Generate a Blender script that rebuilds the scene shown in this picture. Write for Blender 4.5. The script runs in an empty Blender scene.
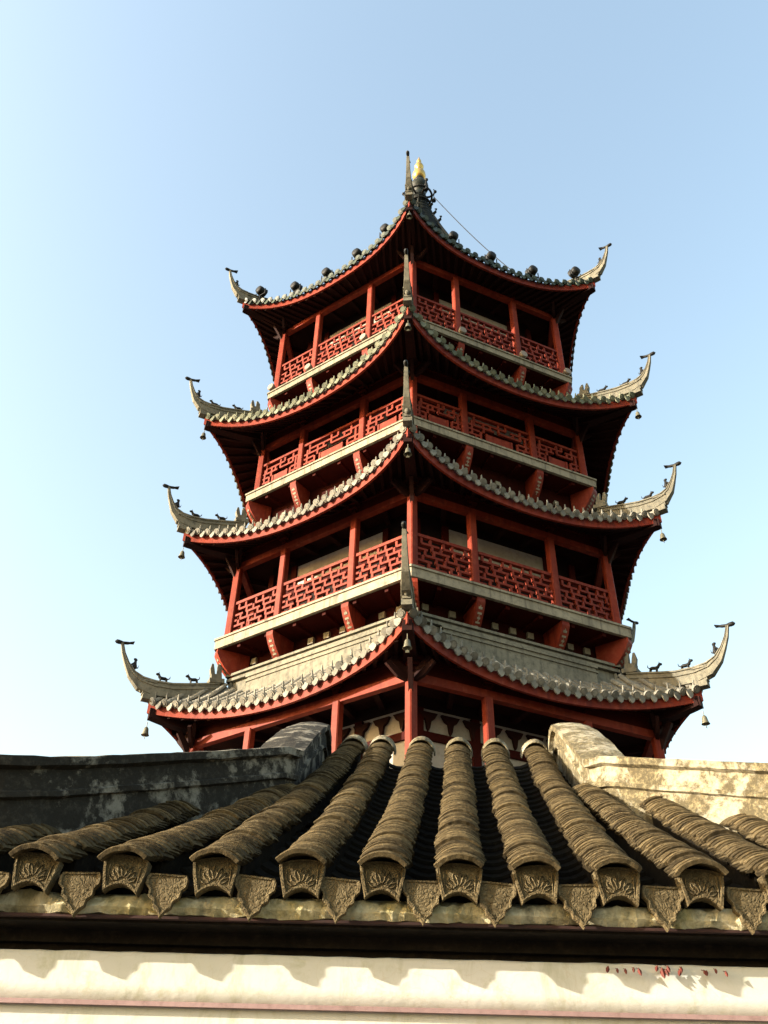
import bpy, math, random
from math import sin, cos, pi, radians as rad, sqrt, tan
from mathutils import Vector as V, Matrix
random.seed(7)
S = bpy.context.scene
COL = S.collection
ZC = 1.6                     # eye height of the photographer
C30, T30 = cos(pi/6), tan(pi/6)

# ------------------------------------------------------------------ materials
def mat(name, build):
    m = bpy.data.materials.new(name); m.use_nodes = True
    nt = m.node_tree; b = nt.nodes['Principled BSDF']
    build(nt, b); return m
def N(nt, t, **k):
    n = nt.nodes.new(t)
    for a, v in k.items():
        if a in n.inputs: n.inputs[a].default_value = v
        else: setattr(n, a, v)
    return n
def coords(nt, scale=(1, 1, 1), world=False):
    mp = N(nt, 'ShaderNodeMapping'); mp.inputs['Scale'].default_value = scale
    if world:
        g = N(nt, 'ShaderNodeNewGeometry'); nt.links.new(g.outputs['Position'], mp.inputs['Vector'])
    else:
        t = N(nt, 'ShaderNodeTexCoord'); nt.links.new(t.outputs['Object'], mp.inputs['Vector'])
    return mp.outputs[0]
def noise(nt, vec, scale, detail=6, rough=.6, dist=0):
    n = N(nt, 'ShaderNodeTexNoise', Scale=scale, Detail=detail, Roughness=rough, Distortion=dist)
    nt.links.new(vec, n.inputs['Vector']); return n.outputs['Fac']
def ramp(nt, fac, stops):
    r = N(nt, 'ShaderNodeValToRGB'); nt.links.new(fac, r.inputs['Fac'])
    e = r.color_ramp.elements
    while len(e) < len(stops): e.new(.5)
    for el, (p, c) in zip(e, stops):
        el.position = p; el.color = (*c, 1) if len(c) == 3 else (c[0], c[0], c[0], 1)
    return r.outputs['Color']
def mix(nt, fac, a, b, mode='MIX'):
    m = N(nt, 'ShaderNodeMix', data_type='RGBA', blend_type=mode)
    for sock, v in ((m.inputs[0], fac), (m.inputs[6], a), (m.inputs[7], b)):
        if isinstance(v, (int, float)): sock.default_value = v
        elif isinstance(v, tuple): sock.default_value = (*v, 1)
        else: nt.links.new(v, sock)
    return m.outputs[2]
def bump(nt, b, h, strength=.4, dist=.02):
    n = N(nt, 'ShaderNodeBump', Strength=strength, Distance=dist)
    nt.links.new(h, n.inputs['Height']); nt.links.new(n.outputs[0], b.inputs['Normal'])
def finish(nt, b, col, rough=.7, metal=0, spec=.3):
    if isinstance(col, tuple): b.inputs['Base Color'].default_value = (*col, 1)
    else: nt.links.new(col, b.inputs['Base Color'])
    b.inputs['Roughness'].default_value = rough; b.inputs['Metallic'].default_value = metal
    b.inputs['Specular IOR Level'].default_value = spec

def tone(nt, col, lo, hi, island=True):
    if island: r = N(nt, 'ShaderNodeNewGeometry').outputs['Random Per Island']
    else: r = N(nt, 'ShaderNodeObjectInfo').outputs['Random']
    return mix(nt, 1.0, col, ramp(nt, r, [(0, (lo,)), (1, (hi,))]), 'MULTIPLY')
def weathered(c1, c2, c3, s1=1.5, s2=14, rough=.75, bs=.3, bd=.01, streak=None, metal=0, spec=.3, st_amt=.6, isl=None):
    def f(nt, b):
        v = coords(nt)
        a = noise(nt, v, s1, 8, .65, .4); d = noise(nt, v, s2, 8, .7)
        col = mix(nt, ramp(nt, a, [(.38, (0,)), (.62, (1,))]), c1, c2)
        col = mix(nt, ramp(nt, d, [(.5, (0,)), (.72, (.85,))]), col, c3)
        if streak:
            v2 = coords(nt, (3.2, 3.2, .22)); w = noise(nt, v2, 2.6, 6, .65)
            col = mix(nt, ramp(nt, w, [(.5, (0,)), (.68, (st_amt,))]), col, streak)
        if isl: col = tone(nt, col, isl[0]*.74, isl[1]*.74)
        else: col = tone(nt, col, .64, .82, False)
        finish(nt, b, col, rough, metal, spec)
        hh = noise(nt, v, s2*2.2, 6, .7); bump(nt, b, hh, bs, bd)
    return f
M = {}
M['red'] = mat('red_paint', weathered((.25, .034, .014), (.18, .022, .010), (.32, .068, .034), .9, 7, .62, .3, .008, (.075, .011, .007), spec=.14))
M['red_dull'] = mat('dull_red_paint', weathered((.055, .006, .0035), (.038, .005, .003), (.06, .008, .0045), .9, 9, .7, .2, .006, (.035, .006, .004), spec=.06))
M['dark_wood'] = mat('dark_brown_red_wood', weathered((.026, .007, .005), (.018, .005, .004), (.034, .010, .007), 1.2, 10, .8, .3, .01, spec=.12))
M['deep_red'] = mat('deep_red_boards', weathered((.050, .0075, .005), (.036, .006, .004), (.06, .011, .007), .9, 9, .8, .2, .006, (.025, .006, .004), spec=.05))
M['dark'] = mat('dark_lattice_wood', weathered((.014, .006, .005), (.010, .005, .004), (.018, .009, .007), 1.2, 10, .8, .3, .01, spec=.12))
M['cement'] = mat('stained_cement', weathered((.34, .30, .215), (.26, .23, .165), (.14, .125, .092), 1.6, 9, .85, .35, .008, (.085, .077, .06), spec=.2, st_amt=.75))
M['plaster'] = mat('white_plaster', weathered((.52, .48, .41), (.44, .40, .33), (.30, .27, .22), .8, 9, .9, .25, .006, (.42, .38, .30), spec=.15))
M['tile'] = mat('grey_roof_tile', weathered((.30, .28, .225), (.185, .178, .15), (.08, .076, .062), 2.0, 8, .85, .6, .012, spec=.2, isl=(.72, 1.3)))
M['tile_mossy'] = mat('mossy_grey_roof_tile', weathered((.22, .22, .145), (.13, .145, .095), (.07, .078, .055), 2.0, 8, .8, .6, .012, spec=.25, isl=(.7, 1.3)))
M['tile_green'] = mat('green_glazed_tile', weathered((.045, .06, .034), (.022, .038, .024), (.085, .09, .052), 3, 9, .5, .3, .008, spec=.3, isl=(.65, 1.35)))
M['ridge'] = mat('lime_ridge_mortar', weathered((.26, .24, .18), (.18, .17, .13), (.07, .068, .055), 2.0, 9, .9, .5, .012, (.085, .08, .066), spec=.15))
M['iron'] = mat('dark_iron', weathered((.014, .014, .013), (.010, .011, .011), (.03, .028, .024), 5, 30, .6, .2, .004, spec=.2))
M['spire'] = mat('dark_green_bronze', weathered((.009, .012, .008), (.013, .017, .010), (.045, .045, .026), 5, 16, .6, .4, .01, spec=.25))
M['bronze'] = mat('weathered_bronze', weathered((.16, .15, .10), (.22, .20, .13), (.09, .09, .06), 6, 30, .5, .2, .004, metal=.5))
M['gold'] = mat('gilded_metal', weathered((.85, .56, .16), (.72, .44, .11), (.55, .34, .1), 4, 12, .34, .15, .004, metal=.75))
M['cream'] = mat('cream_paint', weathered((.34, .30, .215), (.26, .23, .16), (.17, .145, .10), 6, 18, .7, .2, .004))
M['lamp_white'] = mat('pale_lamp_shell', weathered((.30, .24, .18), (.26, .21, .16), (.18, .15, .12), 4, 20, .5, .1, .003))
M['glass'] = mat('dark_lamp_glass', lambda nt, b: finish(nt, b, (.02, .022, .025), .12, 0, .5))

def moss_tile(nt, b):
    v = coords(nt)
    a = noise(nt, v, 5.5, 8, .7, .5); d = noise(nt, v, 60, 8, .75); e = noise(nt, v, 16, 5, .6)
    col = mix(nt, ramp(nt, a, [(.36, (0,)), (.64, (1,))]), (.050, .037, .019), (.118, .088, .043))
    col = mix(nt, ramp(nt, d, [(.45, (0,)), (.7, (.8,))]), col, (.20, .155, .085))
    col = mix(nt, ramp(nt, e, [(.52, (0,)), (.70, (.8,))]), col, (.026, .020, .011))
    col = tone(nt, col, .36, .98)
    finish(nt, b, col, .95, 0, .1)
    v3 = coords(nt); h = noise(nt, v3, 120, 5, .8); bump(nt, b, h, .8, .006)
M['moss_tile'] = mat('moss_covered_clay_tile', moss_tile)
M['gutter'] = mat('shade_darkened_gutter_tile', weathered((.016, .013, .008), (.010, .008, .006), (.035, .027, .015), 6, 40, .95, .6, .006, spec=.08))  # near-black colour paints the shadow in the gaps between tile rows
def moss_relief(nt, b):
    v = coords(nt)
    a = noise(nt, v, 7, 8, .7, .5); d = noise(nt, v, 50, 8, .75)
    w = N(nt, 'ShaderNodeTexVoronoi', Scale=75, feature='DISTANCE_TO_EDGE')
    wv = N(nt, 'ShaderNodeTexNoise', Scale=14, Detail=3); nt.links.new(v, wv.inputs['Vector'])
    mx = mix(nt, .13, v, wv.outputs['Color'], 'ADD'); nt.links.new(mx, w.inputs['Vector'])
    rel = ramp(nt, w.outputs['Distance'], [(.04, (0,)), (.2, (1,))])
    col = mix(nt, ramp(nt, a, [(.35, (0,)), (.65, (1,))]), (.066, .050, .026), (.125, .098, .052))
    col = mix(nt, ramp(nt, d, [(.5, (0,)), (.72, (.7,))]), col, (.20, .162, .092))
    col = mix(nt, rel, mix(nt, .35, col, (.05, .037, .018)), col)
    finish(nt, b, col, .92, 0, .12)
    h = mix(nt, .25, rel, d); bump(nt, b, h, .6, .006)
M['moss_relief'] = mat('moulded_clay_end_tile', moss_relief)
M['mossy_plaster'] = mat('mossy_lime_mortar', weathered((.72, .66, .46), (.42, .36, .17), (.10, .095, .04), 9, 26, .95, .9, .012, (.10, .085, .05), spec=.1))
def white_wall(nt, b):
    v = coords(nt)
    a = noise(nt, v, 2.2, 8, .7, .6); d = noise(nt, v, 17, 8, .75, .3)
    sx = coords(nt, (1, 1, .35)); st = noise(nt, sx, 7, 7, .75, .5)
    col = mix(nt, ramp(nt, a, [(.35, (0,)), (.65, (1,))]), (.56, .555, .52), (.50, .505, .45))
    col = mix(nt, ramp(nt, d, [(.52, (0,)), (.70, (.75,))]), col, (.40, .40, .29))
    col = mix(nt, ramp(nt, st, [(.52, (0,)), (.70, (.75,))]), col, (.32, .32, .21))
    cr = N(nt, 'ShaderNodeTexVoronoi', Scale=5, feature='DISTANCE_TO_EDGE')
    wv = N(nt, 'ShaderNodeTexNoise', Scale=6, Detail=5); nt.links.new(v, wv.inputs['Vector'])
    nt.links.new(mix(nt, .35, v, wv.outputs['Color'], 'ADD'), cr.inputs['Vector'])
    ck = ramp(nt, cr.outputs['Distance'], [(.0, (.22,)), (.010, (0,))])
    col = mix(nt, ck, col, (.40, .32, .20))
    finish(nt, b, col, .95, 0, .1)
    bump(nt, b, noise(nt, v, 26, 7, .7), .22, .008)
M['white_wall'] = mat('aged_limewash', white_wall)
def shaded_ridge(nt, b):  # left ridge: its shade is put into the dark base, pale plaster patches on top
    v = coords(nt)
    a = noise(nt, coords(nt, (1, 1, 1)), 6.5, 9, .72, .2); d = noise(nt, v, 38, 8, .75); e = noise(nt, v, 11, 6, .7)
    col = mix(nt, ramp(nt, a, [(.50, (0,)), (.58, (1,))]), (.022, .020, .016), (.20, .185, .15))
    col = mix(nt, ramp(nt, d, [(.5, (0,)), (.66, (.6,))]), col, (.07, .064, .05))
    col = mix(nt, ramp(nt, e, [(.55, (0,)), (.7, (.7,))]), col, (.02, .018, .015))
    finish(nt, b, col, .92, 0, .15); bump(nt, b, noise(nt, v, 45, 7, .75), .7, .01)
M['shaded_ridge'] = mat('shade_darkened_mortar', shaded_ridge)
def pale_ridge(nt, b):
    v = coords(nt)
    a = noise(nt, coords(nt, (1, 1, 1)), 6.0, 9, .75, .2); d = noise(nt, v, 42, 8, .78); e = noise(nt, v, 12, 7, .72)
    col = mix(nt, ramp(nt, a, [(.49, (0,)), (.58, (1,))]), (.075, .063, .037), (.30, .275, .205))
    col = mix(nt, ramp(nt, d, [(.48, (0,)), (.66, (.75,))]), col, (.30, .25, .14))
    col = mix(nt, ramp(nt, e, [(.54, (0,)), (.68, (.8,))]), col, (.09, .07, .038))
    finish(nt, b, col, .92, 0, .15); bump(nt, b, noise(nt, v, 50, 7, .78), .8, .01)
M['pale_ridge'] = mat('lichen_spotted_mortar', pale_ridge)
M['black_band'] = mat('shade_darkened_brick_band', weathered((.022, .018, .014), (.014, .012, .010), (.045, .035, .025), 6, 30, .95, .6, .008, spec=.1))  # dark base colour holds the shade of the recess below the eave
M['pink'] = mat('faded_rose_moulding', weathered((.40, .27, .26), (.34, .22, .21), (.22, .14, .12), 4, 25, .85, .3, .004))
M['rose_line'] = mat('dull_rose_brick_edge', weathered((.05, .020, .016), (.035, .016, .013), (.02, .012, .01), 5, 25, .9, .3, .004))
M['leaf_red'] = mat('dry_red_leaf', weathered((.17, .03, .018), (.11, .022, .014), (.06, .022, .014), 20, 90, .6, .2, .002))
M['paving'] = mat('stone_paving', weathered((.085, .078, .068), (.065, .06, .054), (.05, .047, .04), .4, 5, .9, .3, .01))

# ------------------------------------------------------------------ mesh builder
class MB:
    def __init__(s): s.v = []; s.f = []; s.sm = []
    def add(s, vs, fs, smooth=False, X=None):
        o = len(s.v)
        s.v += [tuple(X(*p)) if X else tuple(p) for p in vs]
        s.f += [tuple(i+o for i in f) for f in fs]; s.sm += [smooth]*len(fs)
    def box(s, a, b, X=None):
        (x0, y0, z0), (x1, y1, z1) = a, b
        s.add([(x0,y0,z0),(x1,y0,z0),(x1,y1,z0),(x0,y1,z0),(x0,y0,z1),(x1,y0,z1),(x1,y1,z1),(x0,y1,z1)],
              [(0,3,2,1),(4,5,6,7),(0,1,5,4),(1,2,6,5),(2,3,7,6),(3,0,4,7)], False, X)
    def loft(s, rings, closed=True, caps=True, smooth=True, X=None):
        n = len(rings[0]); vs = [p for r in rings for p in r]; fs = []
        for i in range(len(rings)-1):
            for j in range(n if closed else n-1):
                k = (j+1) % n
                fs.append((i*n+j, i*n+k, (i+1)*n+k, (i+1)*n+j))
        s.add(vs, fs, smooth, X)
        if caps and closed:
            s.add(rings[0], [tuple(range(n))[::-1]], False, X); s.add(rings[-1], [tuple(range(n))], False, X)
    def tube(s, path, rads, seg=8, X=None, smooth=True):
        path = [V(p) for p in path]
        if not hasattr(rads, '__len__'): rads = [rads]*len(path)
        rings = []; ref = None
        for i, p in enumerate(path):
            t = (path[min(i+1, len(path)-1)] - path[max(i-1, 0)]).normalized()
            if ref is None: ref = V((0,0,1)) if abs(t.z) < .9 else V((1,0,0))
            a = t.cross(ref).normalized(); b = a.cross(t).normalized()
            rings.append([tuple(p + rads[i]*(cos(2*pi*k/seg)*a + sin(2*pi*k/seg)*b)) for k in range(seg)])
        s.loft(rings, X=X, smooth=smooth)
    def bar(s, path, w, h, side=None, X=None):
        """rectangular section along a path; side = horizontal width direction"""
        path = [V(p) for p in path]; rings = []
        ws = w if hasattr(w, '__len__') else [w]*len(path); hs = h if hasattr(h, '__len__') else [h]*len(path)
        for i, p in enumerate(path):
            t = (path[min(i+1, len(path)-1)] - path[max(i-1, 0)]).normalized()
            a = V(side).normalized() if side is not None else t.cross(V((0,0,1))).normalized()
            b = a.cross(t).normalized()
            rings.append([tuple(p + a*ws[i]/2*x + b*hs[i]/2*y) for x, y in ((-1,-1),(1,-1),(1,1),(-1,1))])
        s.loft(rings, X=X, smooth=False)
    def lathe(s, prof, seg=16, X=None, o=(0,0,0)):
        s.loft([[(o[0]+r*cos(2*pi*k/seg), o[1]+r*sin(2*pi*k/seg), o[2]+z) for k in range(seg)] for r, z in prof], X=X)
    def ball(s, c, r, seg=10, X=None):
        rx, ry, rz = r if hasattr(r, '__len__') else (r, r, r)
        s.loft([[(c[0]+rx*sin(a)*cos(2*pi*k/seg), c[1]+ry*sin(a)*sin(2*pi*k/seg), c[2]+rz*cos(a)) for k in range(seg)]
                for a in [pi - pi*(.02+.96*i/6) for i in range(7)]], X=X)
    def prism(s, poly, d0, d1, X=None):
        """poly in (x,z), extruded along y from d0 to d1"""
        n = len(poly)
        vs = [(x, d0, z) for x, z in poly] + [(x, d1, z) for x, z in poly]
        s.add(vs, [tuple(range(n)), tuple(range(2*n-1, n-1, -1))] + [(i, n+i, n+(i+1) % n, (i+1) % n) for i in range(n)], False, X)
    def mesh(s, name, m):
        me = bpy.data.meshes.new(name); me.from_pydata(s.v, [], s.f); me.materials.append(M[m])
        me.polygons.foreach_set('use_smooth', s.sm); me.update(); return me
    def build(s, name, m, parent=None):
        o = bpy.data.objects.new(name, s.mesh(name, m)); COL.objects.link(o)
        if parent is not None: o.parent = parent
        return o
def tag(o, label=None, cat=None, group=None, kind=None):
    for k, v in (('label', label), ('category', cat), ('group', group), ('kind', kind)):
        if v: o[k] = v
    return o
def empty(name, loc=(0,0,0), rz=0, parent=None):
    o = bpy.data.objects.new(name, None); COL.objects.link(o); o.location = loc; o.rotation_euler = (0,0,rz)
    o.empty_display_size = .2
    if parent is not None: o.parent = parent
    return o
def put(name, me, parent, M4=None):
    o = bpy.data.objects.new(name, me); COL.objects.link(o); o.parent = parent
    if M4 is not None: o.matrix_local = M4
    return o
def rotz(k): return Matrix.Rotation(k*pi/3, 4, 'Z')

# ------------------------------------------------------------------ the pagoda
# local frame: axis at the origin, corner k points to (sin 60k, -cos 60k); face j lies between corners j and j+1
TH = rad(-5.9)
PAGODA_AT = (1.15, 20.0, 0)
def FX(A):                                   # (s along, n outward, z above the eye) -> local xyz
    ca, sa = cos(A), sin(A)
    return lambda s, n, z: (s*ca + n*sa, s*sa - n*ca, z + ZC)
F0 = FX(pi/6)                                # prototype face j = 0
def CX(R, t, z): return (t, -R, z + ZC)      # corner plane k = 0: radius, sideways, height

pag = tag(empty('pagoda', PAGODA_AT, TH), 'red timber hexagonal pagoda with four tiers of upturned tiled eaves and gilded spire', 'pagoda')

LV = [dict(Rp=5.60, zb=-1.6, zt=7.57, slab=None, roof=dict(Re=6.70, zc=8.17, zm=7.71, api=4.45, zi=8.72, dzi=.55, mat='tile', nt=27, hx=.22)),
      dict(Rp=5.18, zb=10.30, zt=12.33, slab=(5.48, 10.03, 10.30), rail=1.02, low=(4.30, 9.30), roof=dict(Re=6.69, zc=12.78, zm=12.30, api=4.25, zi=13.35, mat='tile', nt=27)),
      dict(Rp=4.98, zb=14.78, zt=16.42, slab=(5.28, 14.52, 14.78), rail=1.06, low=(4.25, 13.3), roof=dict(Re=6.76, zc=16.75, zm=16.11, api=4.10, zi=17.40, mat='tile_mossy', nt=27)),
      dict(Rp=4.85, zb=18.74, zt=21.45, slab=(5.10, 18.50, 18.74), rail=1.22, low=(4.10, 17.35), roof=dict(Re=6.33, zc=22.06, zm=21.52, api=.55, zi=30.9, mat='tile_green', nt=25, top=True))]
BAY = (0, .29, .695, 1)
DEL, PN, QZ = .6, 3.3, 1.75

class Roof:
    def __init__(s, d): s.__dict__.update(d); s.top = d.get('top', False); s.dzi = d.get('dzi', 0); s.hx = d.get('hx', 0); s.apc = s.Re*C30; s.off = .31
    def ne(s, u): return s.apc - DEL*(1-abs(u)**PN)
    def ze(s, u): return s.zm + (s.zc-s.zm)*abs(u)**QZ
    def hw(s, v): return (s.apc + (s.api-s.apc)*v)*T30
    def g(s, v): return max(v, 0)**2.3*.93 + .07*v if s.top else .8*v + .2*v*v
    def P(s, u, v):
        n = s.ne(u)+(s.api-s.ne(u))*v
        z = s.ze(u)+s.off + (s.zi+s.dzi*abs(u)**5-s.ze(u)-s.off)*s.g(v)
        return V((u*s.hw(v), n, z))
    def Ps(s, x, v):
        return s.P(max(-1, min(1, x/s.hw(v))), v)

def tiles_for(r):
    mb = MB()
    # base sheet of concave gutter tiles
    nu, nv = 40, 14
    vs = []; fs = []
    for i in range(nv+1):
        for j in range(nu+1): vs.append(tuple(r.P(-1+2*j/nu, i/nv) - V((0, .0, .035))))
    for i in range(nv):
        for j in range(nu): fs.append((i*(nu+1)+j, i*(nu+1)+j+1, (i+1)*(nu+1)+j+1, (i+1)*(nu+1)+j))
    mb.add(vs, fs, True, F0)
    half = r.Re/2; step = 2*half/r.nt; rr = step*.31
    for i in range(r.nt):
        x = -half + (i+.5)*step + random.uniform(-.008, .008)
        vmax = 1.0
        if abs(x) > r.hw(1): vmax = (r.apc - abs(x)/T30)/(r.apc-r.api)
        vmax -= .015
        if vmax < .04: vmax = .04
        m = max(3, int(14*vmax*(2.2 if r.top else 1)))
        rings = []; vs0 = -.10/(r.ne(min(1, abs(x)/half))-r.api)
        for k in range(m+1):
            v = vs0 + (vmax-vs0)*k/m
            p = r.Ps(x, v); dv = r.Ps(x, min(1, v+.02)) - r.Ps(x, max(0, v-.005))
            t = dv.normalized(); a = V((1, 0, 0)); a = (a - t*a.dot(t)).normalized(); nrm = a.cross(t)
            if nrm.z < 0: nrm = -nrm
            for q in ((1.0, .82) if k < m else (1.0,)):
                pp = p + (dv*.0 if q == 1.0 else V((0, 0, 0)))
                if q != 1.0:
                    pn = r.Ps(x, v+vmax/m*.93); pp = pn
                rings.append([tuple(pp + a*rr*q*cos(pi*h/6) + nrm*(rr*q*sin(pi*h/6)-.018)) for h in range(7)])
        mb.loft(rings, closed=False, caps=False, smooth=True, X=F0)
        # round end cap, its nail post and the drip tile beside it
        p = r.Ps(x, vs0); t = (r.Ps(x, .05)-p).normalized(); a = V((1,0,0)); a = (a-t*a.dot(t)).normalized(); nr = a.cross(t)
        if nr.z < 0: nr = -nr
        c = p - t*.012 + nr*.012
        for (ra, da) in ((rr*1.14, 0), (rr*.72, .012)):
            ring = [c - t*da + a*ra*cos(2*pi*h/12) + nr*(ra*sin(2*pi*h/12)) for h in range(12)]
            back = [q + t*(.045 if da == 0 else .02) for q in ring]
            mb.loft([[tuple(q) for q in back], [tuple(q) for q in ring]], X=F0, smooth=False)
        q = p + t*.10 + nr*(rr-.04)
        mb.tube([q, q+V((0, .015, .10)), q+V((0, .02, .17))], [.028, .022, .012], 6, X=F0)
        # drip tile
        xd = x + step/2
        if i < r.nt-1:
            p = r.Ps(xd, vs0*.6) - V((0, .0, .03)); w = step*.34
            sh = [(-w, .03), (w, .03), (w*.95, -.05), (w*.55, -.115), (0, -.15), (-w*.55, -.115), (-w*.95, -.05)]
            f = [tuple(p + a*X_ + V((0, .035-.18*Z_*.25, Z_))) for X_, Z_ in sh]; b_ = [tuple(V(q)-V((0, .03, 0))) for q in f]
            mb.loft([b_, f], X=F0, smooth=False)
    return mb

def edge_strip(r, n_off, z0, z1, th, nu=36):
    """board that follows the curved eave edge"""
    mb = MB(); rings = []
    for j in range(nu+1):
        u = -1+2*j/nu
        n, z = r.ne(u)+n_off, r.ze(u)
        def q(nn, zz): return (u*nn*T30 if abs(u) == 1 else u*(r.apc+n_off)*T30, nn, zz)
        rings.append([q(n-th, z+z0), q(n, z+z0), q(n, z+z1), q(n-th, z+z1)])
    mb.loft(rings, X=F0, smooth=False); return mb

def soffit_for(r, d):
    mb = MB(); api = d['Rp']*C30 - .02; zi = d['zt'] + (.30 if r.top else .62)
    nu, nv = 36, 4
    def Q(u, v, dz=0):
        ap = r.apc + (api-r.apc)*v
        n = r.ne(u)-.04 + (api-r.ne(u)+.04)*v
        return (u*ap*T30, n, r.ze(u)+.06 + (zi-r.ze(u)-.06)*v + dz)
    vs = [Q(-1+2*j/nu, i/nv) for i in range(nv+1) for j in range(nu+1)]
    mb.add(vs, [(i*(nu+1)+j, (i+1)*(nu+1)+j, (i+1)*(nu+1)+j+1, i*(nu+1)+j+1) for i in range(nv) for j in range(nu)], True, F0)
    nr = 22
    for k in range(nr):
        u = -.97+1.94*k/(nr-1)
        # rafters fan towards the corners
        mb.bar([Q(u, .02, -.045), Q(u, .5, -.045), Q(u, .99, -.045)], .085, .09, side=(1, 0, 0), X=F0)
    return mb

def hip_beam_for(r, d):
    mb = MB(); z1 = d['zt']
    R0, R1 = d['Rp']-.1, r.Re-.10
    pts = []
    for k in range(9):
        t = k/8; R = R0+(R1-R0)*t
        z = z1+.50 + (r.zc-.02-z1-.50)*t - .03*sin(pi*t)
        pts.append(CX(R, 0, z))
    mb.bar(pts, [.26-.05*k/8 for k in range(9)], [.28-.10*k/8 for k in range(9)], side=(1, 0, 0))
    # curled nose and a strut from the post head
    p = CX(R1+.02, 0, r.zc-.06); mb.box((p[0]-.085, p[1]-.03, p[2]-.06), (p[0]+.085, p[1]+.12, p[2]+.16))
    mb.bar([CX(R0+.12, 0, z1-.25), CX(R0+.26, 0, z1+.05), CX(R0+.45, 0, z1+.32)], .09, [.10, .14, .10], side=(1, 0, 0))
    for sgn in (-1, 1):                       # curved wing brackets beside the post head
        for a, L in ((.0, .5), (.3, .38)):
            dx, dy = sgn*sin(rad(62)+a*.6), -cos(rad(62)+a*.6)
            b0 = V(CX(R0+.1, 0, z1+.05+a*.5))
            mb.bar([b0, b0+V((dx*L*.5, dy*L*.5, .06)), b0+V((dx*L, dy*L, .26))], .07, [.16, .14, .08])
    return mb

HORN = [(-1.45, 1.02), (-1.1, .93), (-.75, .84), (-.42, .765), (-.1, .745), (.12, .78), (.28, .88), (.41, 1.06), (.51, 1.27), (.575, 1.5)]
HB = [.35, .35, .35, .35, .35, .30, .19, .11, .075, .055]
def corner_ridge_for(r):
    """hip ridge that sweeps up into a thin horn"""
    mb = MB(); pts = HORN
    if r.top: pts = [(a, b-.12+.02*i) for i, (a, b) in enumerate(HORN)]
    def sect(R, z, h, w, dz, tz, tR):
        # tangent-normal frame in the corner plane
        out = []
        for (x, y) in ((-.5, -1), (-.5, -.45), (-.62, -.42), (-.62, -.32), (-.46, -.29), (-.46, -.14), (-.6, -.11), (-.55, 0), (.55, 0), (.6, -.11), (.46, -.14), (.46, -.29), (.62, -.32), (.62, -.42), (.5, -.45), (.5, -1)):
            out.append(CX(R - tz*y*h*0 + (-tz)*(y*h), x*w, z + tR*(y*h)))
        return out
    if r.hx: pts = [(a+r.hx*max(0, (a+.5)/1.075)**1.3, b) for a, b in pts]
    rings = []
    for i, (dR, dz) in enumerate(pts):
        a, b = pts[max(i-1, 0)], pts[min(i+1, len(pts)-1)]
        t = V((b[0]-a[0], b[1]-a[1])).normalized()
        w = (.20, .20, .20, .20, .20, .17, .125, .10, .085, .07)[i]
        rings.append(sect(r.Re+dR, r.zc+dz, HB[i], w, 0, t.y, t.x))
    mb.loft(rings, smooth=False)
    # carved end block under the horn
    R, z = r.Re+.02, r.zc+.36
    mb.box(CX(R+.15, -.10, z-.08), CX(R-.1, .10, z+.04))
    mb.box(CX(R+.17, -.08, z+.04), CX(R-.1, .08, z+.32))
    mb.box(CX(R+.21, -.11, z+.32), CX(R-.1, .11, z+.36))
    mb.ball(CX(R+.20, 0, z+.17), (.06, .05, .10))
    return mb
def hip_ridge_for(r):
    mb = MB()
    if r.top:     # the ridge runs on up to the spire
        rings = []
        for k in range(13):
            v = .14 + .85*k/12; p = r.P(1, v); R = p.y/C30
            rings.append([CX(R, x*.26, p.z+y) for x, y in ((-.5, -.08), (-.5, .1), (-.3, .2), (.3, .2), (.5, .1), (.5, -.08))])
        mb.loft(rings, smooth=False)
    return mb
def ridge_stub():
    mb = MB()
    mb.box((-.13, -.17, 0), (.13, .17, .1)); mb.box((-.09, -.12, .1), (.09, .12, .22))
    for y in (-.075, .075): mb.bar([(0, y, .22), (0, y*1.15, .36), (0, y*.9, .5)], [.10, .12, .05], [.10, .09, .04], side=(1, 0, 0))
    return mb
def beast():
    mb = MB()
    mb.tube([(0, .13, .15), (0, .05, .17), (0, -.06, .17), (0, -.12, .20), (0, -.15, .27)], [.03, .055, .055, .05, .04], 8)
    mb.ball((0, -.18, .29), (.04, .07, .045), 8)
    for x in (-.035, .035):
        mb.tube([(x, .09, .15), (x*1.2, .10, .07), (x*1.2, .085, 0)], [.03, .02, .022], 6)
        mb.tube([(x, -.09, .15), (x*1.2, -.10, .07), (x*1.2, -.11, 0)], [.028, .019, .022], 6)
        mb.tube([(x*.7, -.16, .32), (x, -.15, .36)], [.014, .006], 5)
    mb.tube([(0, .13, .16), (0, .19, .20), (0, .20, .27)], [.018, .016, .008], 6)
    mb.box((-.05, -.14, -.02), (.05, .13, .012))
    return mb
def seated_beast():
    mb = MB()
    mb.tube([(0, .06, .03), (0, .06, .10), (0, .0, .20), (0, -.03, .28)], [.07, .075, .055, .04], 8)
    mb.ball((0, -.06, .32), (.042, .07, .05), 8)
    for x in (-.04, .04):
        mb.tube([(x, -.03, .18), (x, -.07, .09), (x, -.08, 0)], [.025, .02, .022], 6)
        mb.tube([(x*1.3, .06, .06), (x*1.5, -.01, .03), (x*1.4, -.05, .01)], [.04, .03, .02], 6)
    mb.tube([(0, .11, .06), (0, .16, .12), (0, .14, .22)], [.02, .02, .008], 6)
    return mb
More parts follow.
